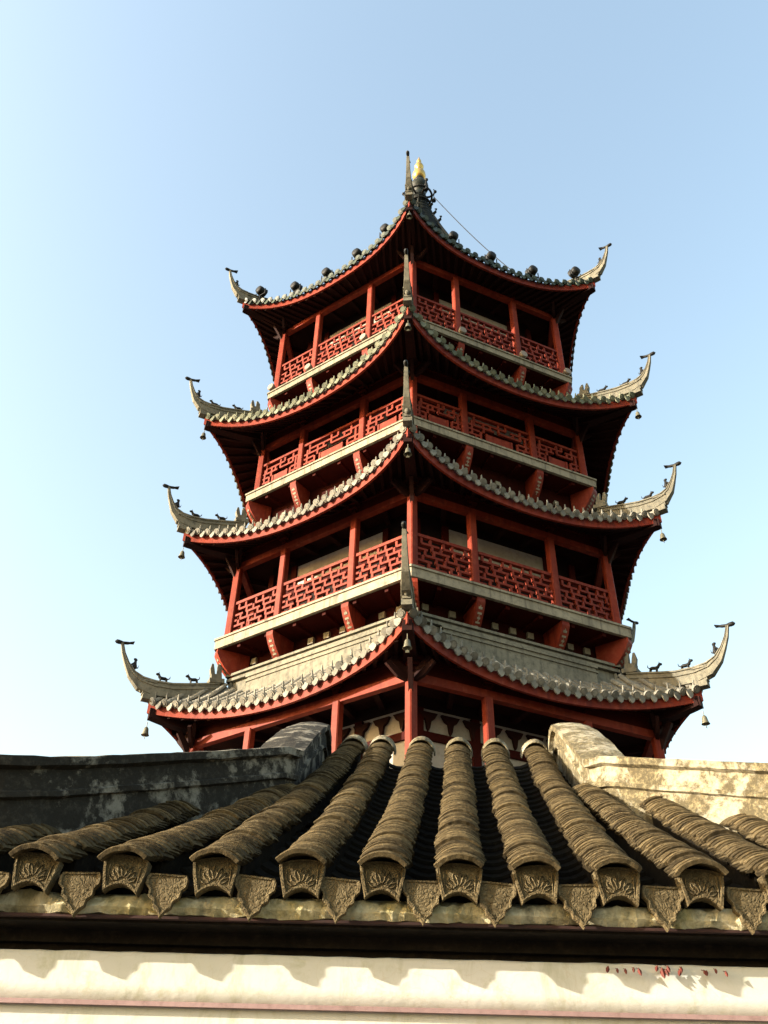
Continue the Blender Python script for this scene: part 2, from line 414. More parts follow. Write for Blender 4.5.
def bird():
    mb = MB()
    mb.tube([(0, -.25, .045), (0, -.20, .05), (0, -.12, .035), (0, 0, .02), (0, .14, .03), (0, .30, .055)], [.012, .065, .07, .05, .05, .02], 8)
    mb.add([(-.03, .06, .03), (.03, .06, .03), (.09, .33, .08), (-.09, .33, .08), (-.03, .06, .01), (.03, .06, .01), (.09, .33, .055), (-.09, .33, .055)],
           [(0, 1, 2, 3), (7, 6, 5, 4), (0, 4, 5, 1), (1, 5, 6, 2), (2, 6, 7, 3), (3, 7, 4, 0)])
    return mb
BEAST, SEAT, BIRD, STUB = beast().mesh('ridge_beast', 'iron'), seated_beast().mesh('ridge_beast', 'iron'), bird().mesh('ridge_bird', 'iron'), ridge_stub().mesh('ridge_stub', 'ridge')

POST = {}
def rail_panel(s0, s1, n, z, h, solid):
    """fretwork railing between two posts"""
    mb = MB(); th = .028
    def bar(x0, z0, x1, z1, w=.056, t=th):
        if abs(z1-z0) < 1e-6: mb.box((x0, n-t, z0-w/2), (x1, n+t, z0+w/2), F0)
        else: mb.box((x0-w/2, n-t+.002, z0), (x0+w/2, n+t-.002, z1), F0)
    W = s1-s0
    bar(s0, z+h, s1, z+h, .075, .045); bar(s0, z+.05, s1, z+.05, .06, .04)
    zb, zt = z+.08, z+h-.0375; rows = 6; rh = (zt-zb)/rows
    nc = max(6, round(W/.20)); cw = W/nc
    # key-fret: staggered bars with returns
    if not solid:
        cw = W/max(6, round(W/.20))
        for k in range(1, rows):
            zz = zb+k*rh; x = -(0, 1.2, .35, 1.6, .8, 2.0)[k]*cw
            while x < W:
                a, b = max(0, x), min(W, x+2.0*cw)
                if b > a+.03: bar(s0+a, zz, s0+b, zz)
                x += 2.5*cw
        for k in range(rows):
            x0 = (-(0, 1.2, .35, 1.6, .8, 2.0)[k]*cw if k else cw*.5); q = 0
            for kk, sh in ((k, 0), (k, 2.0)):
                x = x0 + sh*cw*.5 + (0 if k else sh*.25*cw)
                while x < W-.05:
                    if x > .05: bar(s0+x, zb+k*rh+.001, s0+x, zb+(k+1)*rh-.001)
                    x += 2.5*cw
    else:
        mid0, mid1 = .30*W, .70*W
        mb.box((s0+mid0, n-.02, zb+rh*.3), (s0+mid1, n+.012, zb+3.0*rh), F0)
        for k in (1, 2, 3, 4, 5):
            zz = zb+k*rh
            segs = [(0, mid0*.62), (mid1+.38*(W-mid1), W)] if k < 4 else [(0, W*.42), (W*.5, W*.86)] if k == 4 else [(W*.1, W*.62), (W*.7, W)]
            for a, b in segs: bar(s0+a, zz, s0+b, zz)
        for x, k0, k1 in ((.12, 0, 2), (.2, 1, 3), (.3, 0, 3), (.7, 0, 3), (.8, 1, 3), (.9, 0, 2), (.06, 2, 5), (.25, 3, 5), (.1, 4, 6), (.36, 4, 5), (.5, 4, 6), (.62, 5, 6), (.74, 4, 5), (.86, 4, 6), (.94, 2, 5)):
            bar(s0+x*W, zb+k0*rh+.001, s0+x*W, zb+k1*rh-.001)
    return mb

for li, d in enumerate(LV):
    r = Roof(d['roof']); ap = d['Rp']*C30; half = d['Rp']/2
    storey = empty('storey', (0, 0, 0), 0, pag)
    # ---- posts
    def sq(a, c=.022): return [(a, a-c), (a-c, a), (-a+c, a), (-a, a-c), (-a, -a+c), (-a+c, -a), (a-c, -a), (a, -a+c)]
    pm = MB(); pm.loft([[(x, y, z) for x, y in sq(a)] for a, z in ((.115, 0), (.115, .10), (.092, .12), (.088, d['zt']-d['zb']+.05))], smooth=False); pme = pm.mesh('post', 'red')
    for k in range(6):
        for t in BAY[:3]:
            s = -half + t*d['Rp']
            x, y, z = FX((k+.5)*pi/3)(s, ap-.02 if t else ap, d['zb'])
            put('post', pme, storey, Matrix.Translation((x, y, z)) @ Matrix.Rotation((k+.5)*pi/3 if t else k*pi/3+pi/4, 4, 'Z'))
    # ---- beams over the posts, board between and upper beam, ceiling
    bm = MB(); zt = d['zt']
    bm.box((-half, ap-.10, zt+.03), (half, ap+.04, zt+.20), F0); bme = bm.mesh('beam', 'red')
    b2 = MB(); b2.box((-half, ap-.05, zt+.20), (half, ap+.015, zt+.46), F0); b2.box((-half*1.02, ap-.09, zt+.46), (half*1.02, ap+.07, zt+.62), F0)
    for t in BAY[:3]:
        s = -half+t*d['Rp']
        for dn, dz, w in ((.02, .20, .12), (.08, .30, .22), (.14, .39, .34)): b2.box((s-w/2, ap-.04, zt+dz), (s+w/2, ap+.07+dn, zt+dz+.085), F0)
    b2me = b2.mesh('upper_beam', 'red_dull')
    apw = ap-(1.0 if li == 0 else .75); hw_ = apw*T30
    ce = MB(); ce.add([F0(-half, ap-.06, zt+.34), F0(half, ap-.06, zt+.34), F0(hw_, apw, zt+.34), F0(-hw_, apw, zt+.34)], [(0, 1, 2, 3)])
    for t in (-.66, -.33, 0, .33, .66): ce.bar([(t*half, ap-.1, zt+.26), (t*hw_, apw, zt+.26)], .12, .16, side=(1, 0, 0), X=F0)
    ceme = ce.mesh('corridor_ceiling', 'dark_wood')
    # ---- inner wall: timber dado, plaster strip, dark opening in the outer bays
    wb0, wb1 = (1.98, 2.62) if li == 3 else (1.45, 2.10)
    z0 = d['zb']; wall = MB(); pl = MB(); fr = MB(); sc_ = MB()
    if li == 0:
        wall.box((-hw_, apw-.2, z0), (hw_, apw-.02, zt+.36), F0)
        pl.box((-hw_*.98, apw-.02, z0), (hw_*.98, apw, zt+.08), F0)
        for zz in (6.2, 7.0): fr.box((-hw_, apw-.01, zz), (hw_, apw+.06, zz+.16), F0)
        for q in range(9):
            cx = (-.88+.22*q)*hw_
            sc_.prism([(cx-.20, 7.56), (cx+.20, 7.56), (cx+.13, 7.44), (cx+.06, 7.40), (cx+.03, 7.24), (cx, 7.18), (cx-.03, 7.24), (cx-.06, 7.40), (cx-.13, 7.44)], 0, .07, lambda x, y, z: F0(x, apw+.005+y, z))
        for t in (-1, -.42, .42, 1): fr.box((t*hw_*.97-.09, apw-.01, z0), (t*hw_*.97+.09, apw+.07, zt+.06), F0)
    else:
        wall.box((-hw_, apw-.2, z0), (hw_, apw-.02, zt+.36), F0)
        pl.box((-hw_*.62, apw-.02, z0+wb0), (hw_*.62, apw+.005, z0+wb1), F0)
        fr.box((-hw_*.98, apw-.015, z0+wb0-.14), (hw_*.98, apw+.05, z0+wb0), F0)
        for t in (-.98, -.64, .64, .98): fr.box((t*hw_-.08, apw-.015, z0), (t*hw_+.08, apw+.06, zt+.08), F0)
        for t in (-.4, -.2, 0, .2, .4): fr.box((t*hw_-.03, apw-.015, z0+.1), (t*hw_+.03, apw+.02, z0+wb0-.14), F0)
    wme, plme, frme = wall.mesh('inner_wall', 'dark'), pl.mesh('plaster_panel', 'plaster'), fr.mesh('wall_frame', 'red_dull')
    sc_me = sc_.mesh('scroll_frieze', 'dark_wood') if sc_.v else None
    for k in range(6):
        R4 = rotz(k)
        put('beam', bme, storey, R4); put('upper_beam', b2me, storey, R4); put('corridor_ceiling', ceme, storey, R4)
        put('inner_wall', wme, storey, R4); put('plaster_panel', plme, storey, R4); put('wall_frame', frme, storey, R4)
        if sc_.v: put('scroll_frieze', sc_me, storey, R4)
    # ---- balcony
    if d['slab']:
        Rs, zb_, zt_ = d['slab']; aps = Rs*C30; hs = Rs/2
        bal = empty('balcony', (0, 0, 0), 0, pag)
        sl = MB()
        def hexring(R, z): return [(R*sin(k*pi/3), -R*cos(k*pi/3), z+ZC) for k in range(6)]
        sl.loft([hexring(Rs, zb_), hexring(Rs, zt_-.05)], smooth=False, caps=True)
        sl.loft([hexring(Rs+.035, zt_-.05), hexring(Rs+.035, zt_)], smooth=False, caps=True)
        sl.build('floor_slab', 'cement', bal)
        lap, lz = d['low']; law = lap-.28
        lw = MB(); hl = lap*T30
        lw.loft([[(x, y, z) for x, y, z in hexring(law/C30, lz-.4)], hexring(law/C30, zb_+.02)], smooth=False, caps=False)
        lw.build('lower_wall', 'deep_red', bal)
        un = MB(); un.add([F0(-hs*.985, aps*.985, zb_-.012), F0(hs*.985, aps*.985, zb_-.012), F0(hl, law, zb_-.03), F0(-hl, law, zb_-.03)], [(0, 3, 2, 1)])
        for t in (-.75, -.45, -.15, .15, .45, .75):
            un.bar([(t*hs, aps-.1, zb_-.05), (t*hl, law, zb_-.06)], .09, .08, side=(1, 0, 0), X=F0)
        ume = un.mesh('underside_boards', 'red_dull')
        mo = MB(); mo.box((-hl*1.03, lap-.04, lz-.02), (hl*1.03, lap+.10, lz+.05), F0); mo.box((-hl*1.02, lap-.04, lz+.05), (hl*1.02, lap+.06, lz+.10), F0); mo.box((-hl*1.04, lap-.04, lz+.10), (hl*1.04, lap+.12, lz+.16), F0)
        if li == 1:
            mo.box((-1.86, lap-.04, 8.55), (1.86, lap+.13, lz-.03), F0); mo.box((-1.9, lap-.04, lz-.10), (1.9, lap+.16, lz-.055), F0); mo.box((-1.9, lap-.04, lz-.21), (1.9, lap+.155, lz-.17), F0)
            mo.box((-hl*1.03, lap-.04, 8.9), (-1.86, lap+.02, lz-.03), F0); mo.box((1.86, lap-.04, 8.9), (hl*1.03, lap+.02, lz-.03), F0)
        mome = mo.mesh('roof_top_moulding', 'ridge')
        # cantilever brackets at the posts
        def bracket(s_top, s_bot, X, wd=.19):
            b = MB(); rg = []
            L = aps-.05-law
            for k in range(9):
                t = k/8; n = law + L*t
                zl = zb_-.02-(.66)*(cos(t*pi/2)**.8 if t < 1 else 0)-.10
                s = s_bot+(s_top-s_bot)*t
                rg.append([(s-wd/2, n, zl), (s+wd/2, n, zl), (s+wd/2, n, zb_-.02), (s-wd/2, n, zb_-.02)])
            b.loft(rg, X=X, smooth=False); return b
        def bracket_marks(s_top, s_bot, X, wd=.19):
            b = MB(); L = aps-.05-law
            def pt(t, x, o):
                n = law+L*t; zl = zb_-.02-.66*cos(min(t, 1)*pi/2)**.8-.10; s = s_bot+(s_top-s_bot)*t
                return (s+x, n+o*.7, zl-o*.7)
            def patch(t0, t1, x0, x1, o=.006):
                b.loft([[pt(t_, x0, o), pt(t_, x1, o), pt(t_, x1, -.01), pt(t_, x0, -.01)] for t_ in (t0, (t0+t1)/2, t1)], X=X, smooth=False)
            patch(.50, .96, -.007, .007, .004)
            for q in range(5):
                t0 = .56+.085*q; w2 = (.034, .05, .034, .05, .042)[q]; patch(t0, t0+.035, -w2, w2)
            return b
        bra = [bracket(-half+t*d['Rp'], (-half+t*d['Rp'])*lap/ap, F0) for t in BAY[1:3]]
        brm = [bracket_marks(-half+t*d['Rp'], (-half+t*d['Rp'])*lap/ap, F0) for t in BAY[1:3]]
        bmeshes = [b.mesh('bracket', 'red') for b in bra]; mmeshes = [b.mesh('painted_marks', 'cream') for b in brm]
        # corner bracket: same profile run out along the corner (its n axis stretched)
        def FC(s, n, z): return (s, -(n/C30), z+ZC)
        cb = bracket(0, 0, FC, .24).mesh('bracket', 'red'); cm = bracket_marks(0, 0, FC, .19).mesh('painted_marks', 'cream')
        be = MB()
        if li == 1: be.box((-.075, law, zb_-.27), (.075, law+.07, zb_-.12), F0)
        else: be.box((-.06, law, zb_-.52), (.06, law+.08, zb_-.40), F0)
        beme = be.mesh('beam_end', 'cream')
        ends = (-.84, -.58, -.16, .02, .2, .62, .8) if li == 1 else (-.7, .0, .7) if li == 2 else ()
        rails = [rail_panel(-half+BAY[i]*d['Rp']+.11, -half+BAY[i+1]*d['Rp']-.11, ap-.01, d['zb'], d['rail'], li == 2 and i == 0 or li == 2).mesh('railing_panel', 'red') for i in range(3)]
        for k in range(6):
            R4 = rotz(k)
            put('underside_boards', ume, bal, R4); put('roof_top_moulding', mome, bal, R4); [put('beam_end', beme, bal, R4 @ Matrix.Translation(V(F0(q*hl, 0, 0))-V(F0(0, 0, 0)))) for q in ends]
            for me in rails: put('railing_panel', me, bal, R4)
            for me, m2 in zip(bmeshes + [cb], mmeshes + [cm]):
                put('bracket', me, bal, R4); put('painted_marks', m2, bal, R4)
    # ---- eave roof
    roof = empty('eave_roof', (0, 0, 0), 0, pag)
    tme = tiles_for(r).mesh('tiled_slope', r.mat)
    fme = edge_strip(r, 0, 0, .235, .06).mesh('fascia_board', 'red')
    f2 = edge_strip(r, -.015, .237, .268, .10).mesh('tile_batten', 'ridge' if li < 2 else r.mat)
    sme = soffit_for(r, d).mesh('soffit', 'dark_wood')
    hme = hip_beam_for(r, d).mesh('hip_beam', 'dark_wood')
    rme = corner_ridge_for(r).mesh('corner_ridge', 'ridge')
    hrm = hip_ridge_for(r).mesh('hip_ridge', 'spire') if r.top else None
    for k in range(6):
        R4 = rotz(k)
        for nm, me in (('tiled_slope', tme), ('fascia_board', fme), ('tile_batten', f2), ('soffit', sme), ('hip_beam', hme), ('corner_ridge', rme)): put(nm, me, roof, R4)
        if hrm: put('hip_ridge', hrm, roof, R4)
        def onridge(name, me, dR, z, tilt, sc=1):
            put(name, me, roof, R4 @ Matrix.Translation(CX(r.Re+dR, 0, r.zc+z)) @ Matrix.Rotation(tilt, 4, 'X') @ Matrix.Scale(sc, 4))
        onridge('ridge_bird', BIRD, .585+r.hx, 1.49+(.06 if r.top else 0), rad(6), .72)
        onridge('ridge_beast', SEAT, .35+r.hx*.75, .955, rad(-24), .68)
        if not r.top:
            onridge('ridge_beast', BEAST, -.22, .745, rad(4), .72); onridge('ridge_beast', BEAST, -.9, .88, rad(14), .72)
            onridge('ridge_stub', STUB, -1.38, 1.0, rad(8))
# nested depth: pagoda > storey / balcony / eave_roof > pieces

# ---- spire
fin = empty('spire', (0, 0, 0), 0, pag)
mb = MB(); mb.lathe([(1.0, 29.6)] + [(r_+dr, z_+dz) for z_, r_ in ((30.0, .88), (30.3, .78), (30.6, .69), (30.9, .60), (31.2, .53), (31.5, .46), (31.8, .40), (32.05, .34)) for dr, dz in ((.05, 0), (.06, .1), (-.03, .14), (-.04, .26))] + [(.28, 32.35), (.36, 32.42), (.36, 32.55), (.24, 32.62), (.24, 32.7)], 12, o=(0, 0, ZC))
for k in range(6):
    a = k*pi/3
    for z_, r_ in ((30.3, .84), (31.0, .63), (31.7, .48)):
        mb.tube([(sin(a)*r_, -cos(a)*r_, z_+ZC), (sin(a)*(r_+.12), -cos(a)*(r_+.12), z_+.06+ZC), (sin(a)*(r_+.16), -cos(a)*(r_+.16), z_+.22+ZC), (sin(a)*(r_+.10), -cos(a)*(r_+.10), z_+.30+ZC)], [.07, .06, .045, .02], 6); mb.build('spire_base', 'spire', fin)
mb = MB()
mb.lathe([(.20, 32.68), (.27, 32.8), (.27, 33.0), (.20, 33.1), (.20, 33.2), (.34, 33.35), (.385, 33.5), (.38, 33.65), (.30, 33.85), (.2, 33.95), (.2, 34.0), (.24, 34.05), (.2, 34.12), (.19, 34.2)], 18, o=(0, 0, ZC)); mb.build('spire_body', 'spire', fin)
mb = MB()
for k in range(6):
    a = (k+.5)*pi/3
    dx, dy = sin(a), -cos(a)
    mb.tube([(dx*.2, dy*.2, 32.75+ZC), (dx*.42, dy*.42, 32.78+ZC), (dx*.58, dy*.58, 32.92+ZC), (dx*.66, dy*.66, 33.16+ZC), (dx*.60, dy*.60, 33.3+ZC)], [.05, .045, .04, .035, .03], 7)
    mb.ball((dx*.66, dy*.66, 33.14+ZC), .07); mb.tube([(dx*.6, dy*.6, 32.92+ZC), (dx*.6, dy*.6, 32.62+ZC)], .014, 5)
    mb.lathe([(.03, .12), (.06, .05), (.085, -.03), (.09, -.06)], 8, o=(dx*.6, dy*.6, 32.52+ZC))
ring = [(.52*sin(a*pi/12), -.52*cos(a*pi/12), 32.84+ZC) for a in range(25)]
mb.tube(ring, .045, 7); ring = [(.46*sin(a*pi/12), -.46*cos(a*pi/12), 32.1+ZC) for a in range(25)]; mb.tube(ring, .05, 7)
mb.build('bell_arms', 'iron', fin)
mb = MB(); mb.lathe([(.17, 34.2), (.25, 34.27), (.285, 34.42), (.27, 34.6), (.19, 34.8), (.125, 34.92), (.12, 34.98), (.19, 35.05), (.20, 35.18), (.15, 35.33), (.075, 35.44), (.07, 35.5), (.10, 35.57), (.095, 35.66), (.05, 35.78), (.012, 35.98)], 18, o=(0, 0, ZC)); mb.build('gilded_gourd', 'gold', fin)
mb = MB(); a, b = V((.62*sin(rad(75)), -.62*cos(rad(75)), 32.5+ZC)), V((5.2*sin(rad(75)), -5.2*cos(rad(75)), 23.1+ZC))
mb.tube([a.lerp(b, t/14) - V((0, 0, .55*sin(pi*t/14))) for t in range(15)], .015, 6); mb.build('chain', 'iron', fin)

# ------------------------------------------------------------------ wind bells, lamps (things hung on / standing on the pagoda)
PM = Matrix.Translation(PAGODA_AT) @ Matrix.Rotation(TH, 4, 'Z')
bb = MB(); bb.lathe([(.02, -.03), (.05, -.05), (.085, -.10), (.10, -.20), (.12, -.29), (.15, -.335), (.135, -.335), (.09, -.2), (.03, -.08)], 14); bb.tube([(0, 0, .14), (0, 0, -.04)], .014, 6)
bell_me = bb.mesh('bell_body', 'bronze')
cb_ = MB(); cb_.tube([(0, 0, -.1), (0, 0, -.40)], .010, 5); cb_.box((-.055, -.006, -.47), (.055, .006, -.40)); clap_me = cb_.mesh('clapper', 'bronze')
where = {0: 'front corner', -1: 'left corner', 1: 'right corner'}
tier = ['lowest eave', 'second eave from the bottom', 'third eave from the bottom', 'topmost eave']
for li, d in enumerate(LV):
    for k in (-1, 0, 1):
        if li == 3 and k: continue
        R, z = d['roof']['Re']-.06, d['roof']['zc']-.16
        p = PM @ V((R*sin(k*pi/3), -R*cos(k*pi/3), z+ZC-.12))
        o = empty('wind_bell', p, TH + k*pi/3)
        tag(o, 'small bronze wind bell hanging under the %s of the %s' % (where[k], tier[li]), 'bell', 'wind bells under the pagoda corners')
        o.scale = (.58, .58, .62); put('bell_body', bell_me, o); put('clapper', clap_me, o)

fl = MB(); fl.lathe([(.05, -.13), (.13, -.12), (.15, -.06), (.155, .06), (.185, .12), (.185, .14)], 9, X=lambda x, y, z: (x, -z, y+.64))
fl_me = fl.mesh('lamp_housing', 'iron')
fg = MB(); fg.lathe([(.165, .0), (.165, .012)], 12, X=lambda x, y, z: (x, -z-.136, y+.64)); fg_me = fg.mesh('lamp_glass', 'glass')
fb = MB(); fb.tube([(0, 0, -.05), (0, 0, .40)], .03, 6)
fb.bar([(-.2, 0, .64), (-.2, 0, .42), (-.19, 0, .40)], .03, .02, side=(0, 1, 0)); fb.bar([(.2, 0, .64), (.2, 0, .42), (.19, 0, .40)], .03, .02, side=(0, 1, 0)); fb.box((-.21, -.02, .385), (.21, .02, .415)); fb_me = fb.mesh('lamp_bracket', 'iron')
r4 = Roof(LV[3]['roof'])
ordn = ['nearest the front corner', 'second from the front corner', 'third from the front corner', 'fourth from the front corner', 'farthest from the front corner']
def lamp(face, u, label):
    p = r4.P(u, .03); q = PM @ V(FX((face+.5)*pi/3)(p.x, p.y, p.z+.0))
    o = empty('floodlight', q, TH + (face+.5)*pi/3 + pi)
    tag(o, label, 'floodlight', 'floodlights along the topmost eave')
    put('lamp_housing', fl_me, o); put('lamp_glass', fg_me, o); put('lamp_bracket', fb_me, o)
for i, s in enumerate((1.2, 2.35, 3.55, 4.8, 6.02)):
    lamp(5, 1-2*s/6.33, 'black floodlight on the left half of the topmost eave, ' + ordn[i])
for i, s in enumerate((1.75, 3.1, 4.6, 6.0)):
    lamp(0, -1+2*s/6.33, 'black floodlight on the right half of the topmost eave, ' + (ordn[i] if i < 3 else ordn[4]))
back = ['nearest the corner horn', 'second below the corner horn', 'third below the corner horn']
for i, u in enumerate((.86, .2)): lamp(4, u, 'black floodlight on the far left edge of the topmost eave, ' + ('nearest the corner horn' if i == 0 else 'farther from the corner horn'))
for i, u in enumerate((-.86, -.3, .3)): lamp(1, u, 'black floodlight on the far right edge of the topmost eave, ' + back[i])

sp = MB(); sp.lathe([(.05, 0), (.09, .02), (.115, .10), (.12, .19), (.10, .21)], 10, X=lambda x, y, z: (x, -z*.8, y+.16)); sp_me = sp.mesh('lamp_housing', 'lamp_white')
sb = MB(); sb.box((-.07, -.07, 0), (.07, .07, .03)); sb.bar([(0, 0, .03), (0, 0, .12)], .05, .03, side=(1, 0, 0)); sb_me = sb.mesh('lamp_bracket', 'iron')
d = LV[3]; half = d['Rp']/2; ap = d['slab'][0]*C30
for face, t, lab in ((5, BAY[2], 'left face beside the post nearest the front corner'), (5, BAY[1], 'left face beside its middle post'), (5, .0, 'left corner of the slab'),
                     (0, BAY[1], 'right face beside the post nearest the front corner'), (0, BAY[2], 'right face beside its middle post'), (0, 1., 'right corner of the slab')):
    p = PM @ V(FX((face+.5)*pi/3)(-half+t*d['Rp'], ap-.09, d['slab'][2]))
    o = empty('spotlight', p, TH + (face+.5)*pi/3)
    tag(o, 'pale spotlight on topmost balcony ledge, ' + lab, 'spotlight', 'spotlights on the topmost balcony ledge')
    put('lamp_housing', sp_me, o); put('lamp_bracket', sb_me, o)

# ------------------------------------------------------------------ the tiled wall in front
Y0, SK = 2.42, .10
def zt_(w): return .757 + .515*w + .036*w*w if w >= 0 else .757 + .50*w
def skew(x): return .26 if x < GATE[0] else .03 if x > GATE[1] else .135 if x < -.3 else .1
def reach(x):                    # how far up the slope a row runs before it meets a splayed ridge
    if x < GATE[0]: return max(.24, (1.582+1.2*x)/(1-1.2*.26))
    if x > GATE[1]: return max(.26, (2.366-1.2*x)/(1+1.2*.03))
    return 2.16
def WX(x, w, z): return (x, Y0 + w, z + ZC)
wallo = tag(empty('tiled_wall', (0, Y0, 0)), 'old whitewashed wall under a mossy clay tile roof, in front of the pagoda', 'wall')
inv = Matrix.Translation((0, -Y0, 0))
class WB(MB):
    def build(s, name, m, parent=wallo):
        s.v = [(x, y-Y0, z) for x, y, z in s.v]
        return MB.build(s, name, m, parent)
RX = [-.91, -.67, -.43, -.197, .021, .228, .432, .652, .878]
left = [-.91-.235*k for k in range(8, 0, -1)]; right = [.878+.226*k for k in range(1, 8)]
ROWS = left + RX + right
GATE = (-.50, .77)                 # the deeper middle slope between the two ridge returns
def frame(w):
    dz = .52+.08*max(w, 0); l = sqrt(1+dz*dz)
    return V((SK/l, 1/l, dz/l)).normalized(), V((0, -dz/l, 1/l))
rw = random.Random(3)
for x0 in ROWS:
    full = GATE[0] < x0 < GATE[1]
    wmax = reach(x0); SK = skew(x0)
    row = WB(); w = -.03; i = 0
    drift = 0; lift = .006; tone = 0
    RA = .093
    while w < wmax:
        st = rw.uniform(.016, .026); i += 1
        drift = drift*.9 + rw.uniform(-.0025, .0025)
        if rw.random() < .12: lift = rw.uniform(.006, .013)
        lift *= .80
        t, n = frame(w); roll = rw.uniform(-.045, .045); yaw = rw.uniform(-.05, .05); ln = .075
        base = V((x0+drift+SK*w, w, zt_(w)))
        f0, f1 = rad(rw.uniform(-52, -43)), rad(rw.uniform(43, 52))
        rings = []
        for h in range(13):
            a = f0+(f1-f0)*h/12; sa, ca = sin(a+roll), cos(a+roll)
            jg = rw.uniform(-.0006, .0006); ch = rw.uniform(-.0012, .0006)
            X_, Z_ = V((1, 0, 0)), n
            def q(rad_, dl, off): return WX(*(base + X_*rad_*sa + Z_*((rad_*ca-RA)+off) + t*(dl+jg+yaw*sa*RA)))
            r0 = RA*rw.uniform(.995, 1.005)
            rings.append([q(r0+ch, 0, lift), q(r0, .004, lift+.002), q(r0, ln, -.016), q(r0-.011, ln, -.016), q(r0-.011+ch, .0, lift)])
        row.loft(rings, smooth=False)
        w += st
    core = []
    for k in range(12):
        w_ = .10+(wmax-.105)*k/11
        core.append([WX(x0+SK*w_+dx, w_, zt_(w_)+dz) for dx, dz in ((-.044, -.15), (.044, -.15), (.048, -.044), (0, -.026), (-.048, -.044))])
    ro = row.build('tile_row', 'moss_tile')
    rbed = WB(); rbed.loft(core, smooth=False); rbed.build('row_bedding', 'gutter', ro)
    if full:                        # mortared cap where the row meets the crest
        cap = WB(); rings = []
        for dw, sc in ((-.02, 1.02), (-.025, 1.10), (.0, 1.14), (.07, 1.12), (.12, .9)):
            t, n = frame(2.16)
            rings.append([WX(*(V((x0+SK*2.16, 2.16, zt_(2.16)-.078)) + t*dw + V((1, 0, 0))*.070*sc*cos(pi*h/12) + n*(.080*sc*sin(pi*h/12)))) for h in range(13)])
        cap.loft(rings, closed=False, caps=False, smooth=False); cap.add(rings[-1], [tuple(range(13))]); cap.build('crest_cap', 'pale_ridge', ro)
    # fan-shaped moulded end tile
    e = WB(); P_ = []
    for h in range(11):
        a = rad(12)+rad(156)*h/10; P_.append((.064*cos(a), .016*sin(a)-.010))
    P_ += [(-.059, -.036), (-.051, -.070), (-.046, -.091), (-.033, -.080), (-.017, -.072), (0, -.069), (.017, -.072), (.033, -.080), (.046, -.091), (.051, -.070), (.059, -.036)]
    tw = rw.uniform(-.10, .10)
    def EX(x, y, z, x0=x0, tw=tw): return WX(x0 + x*cos(tw)-z*sin(tw)*.6, +.028 + y - z*-.02, zt_(0)-.028 + z + x*sin(tw))
    e.prism(P_, -.012, .016, EX)
    # raised rim and a moulded scroll
    inner = [(x*.80, z*.74-.006) for x, z in P_]
    n_ = len(P_); rim = [(x, -.013, z) for x, z in P_] + [(x*.98, -.0185, z*.97) for x, z in P_] + [(x*.87, -.0185, z*.84-.003) for x, z in P_] + [(x*.84, -.0125, z*.80-.004) for x, z in P_]
    e.add(rim, [(q*n_+j, q*n_+(j+1) % n_, (q+1)*n_+(j+1) % n_, (q+1)*n_+j) for q in range(3) for j in range(n_)], False, EX)
    for k in range(7):              # palmette
        a = rad(-66+22*k); L_ = .050-.005*abs(k-3)*.6; ox = sin(a); oz = cos(a)
        pts = []
        for q in range(9):
            b = q/8*2*pi; l = .016+(L_-.016)*(.5-.5*cos(b)); wd = .0055*sin(b)
            pts.append((ox*l*1.0+oz*wd, -.0135, -.066+oz*l-ox*wd))
        e.tube(pts, .0021, 4, X=EX)
    for sx in (-1, 1):
        e.tube([(sx*(.043-.0004*q), -.0135, -.020-.0062*q+.003*(q % 2)) for q in range(11)], .0022, 4, X=EX)
    e.ball((0, -.013, -.064), (.007, .004, .007), 8, X=EX)
    e.build('end_tile', 'moss_relief', ro)
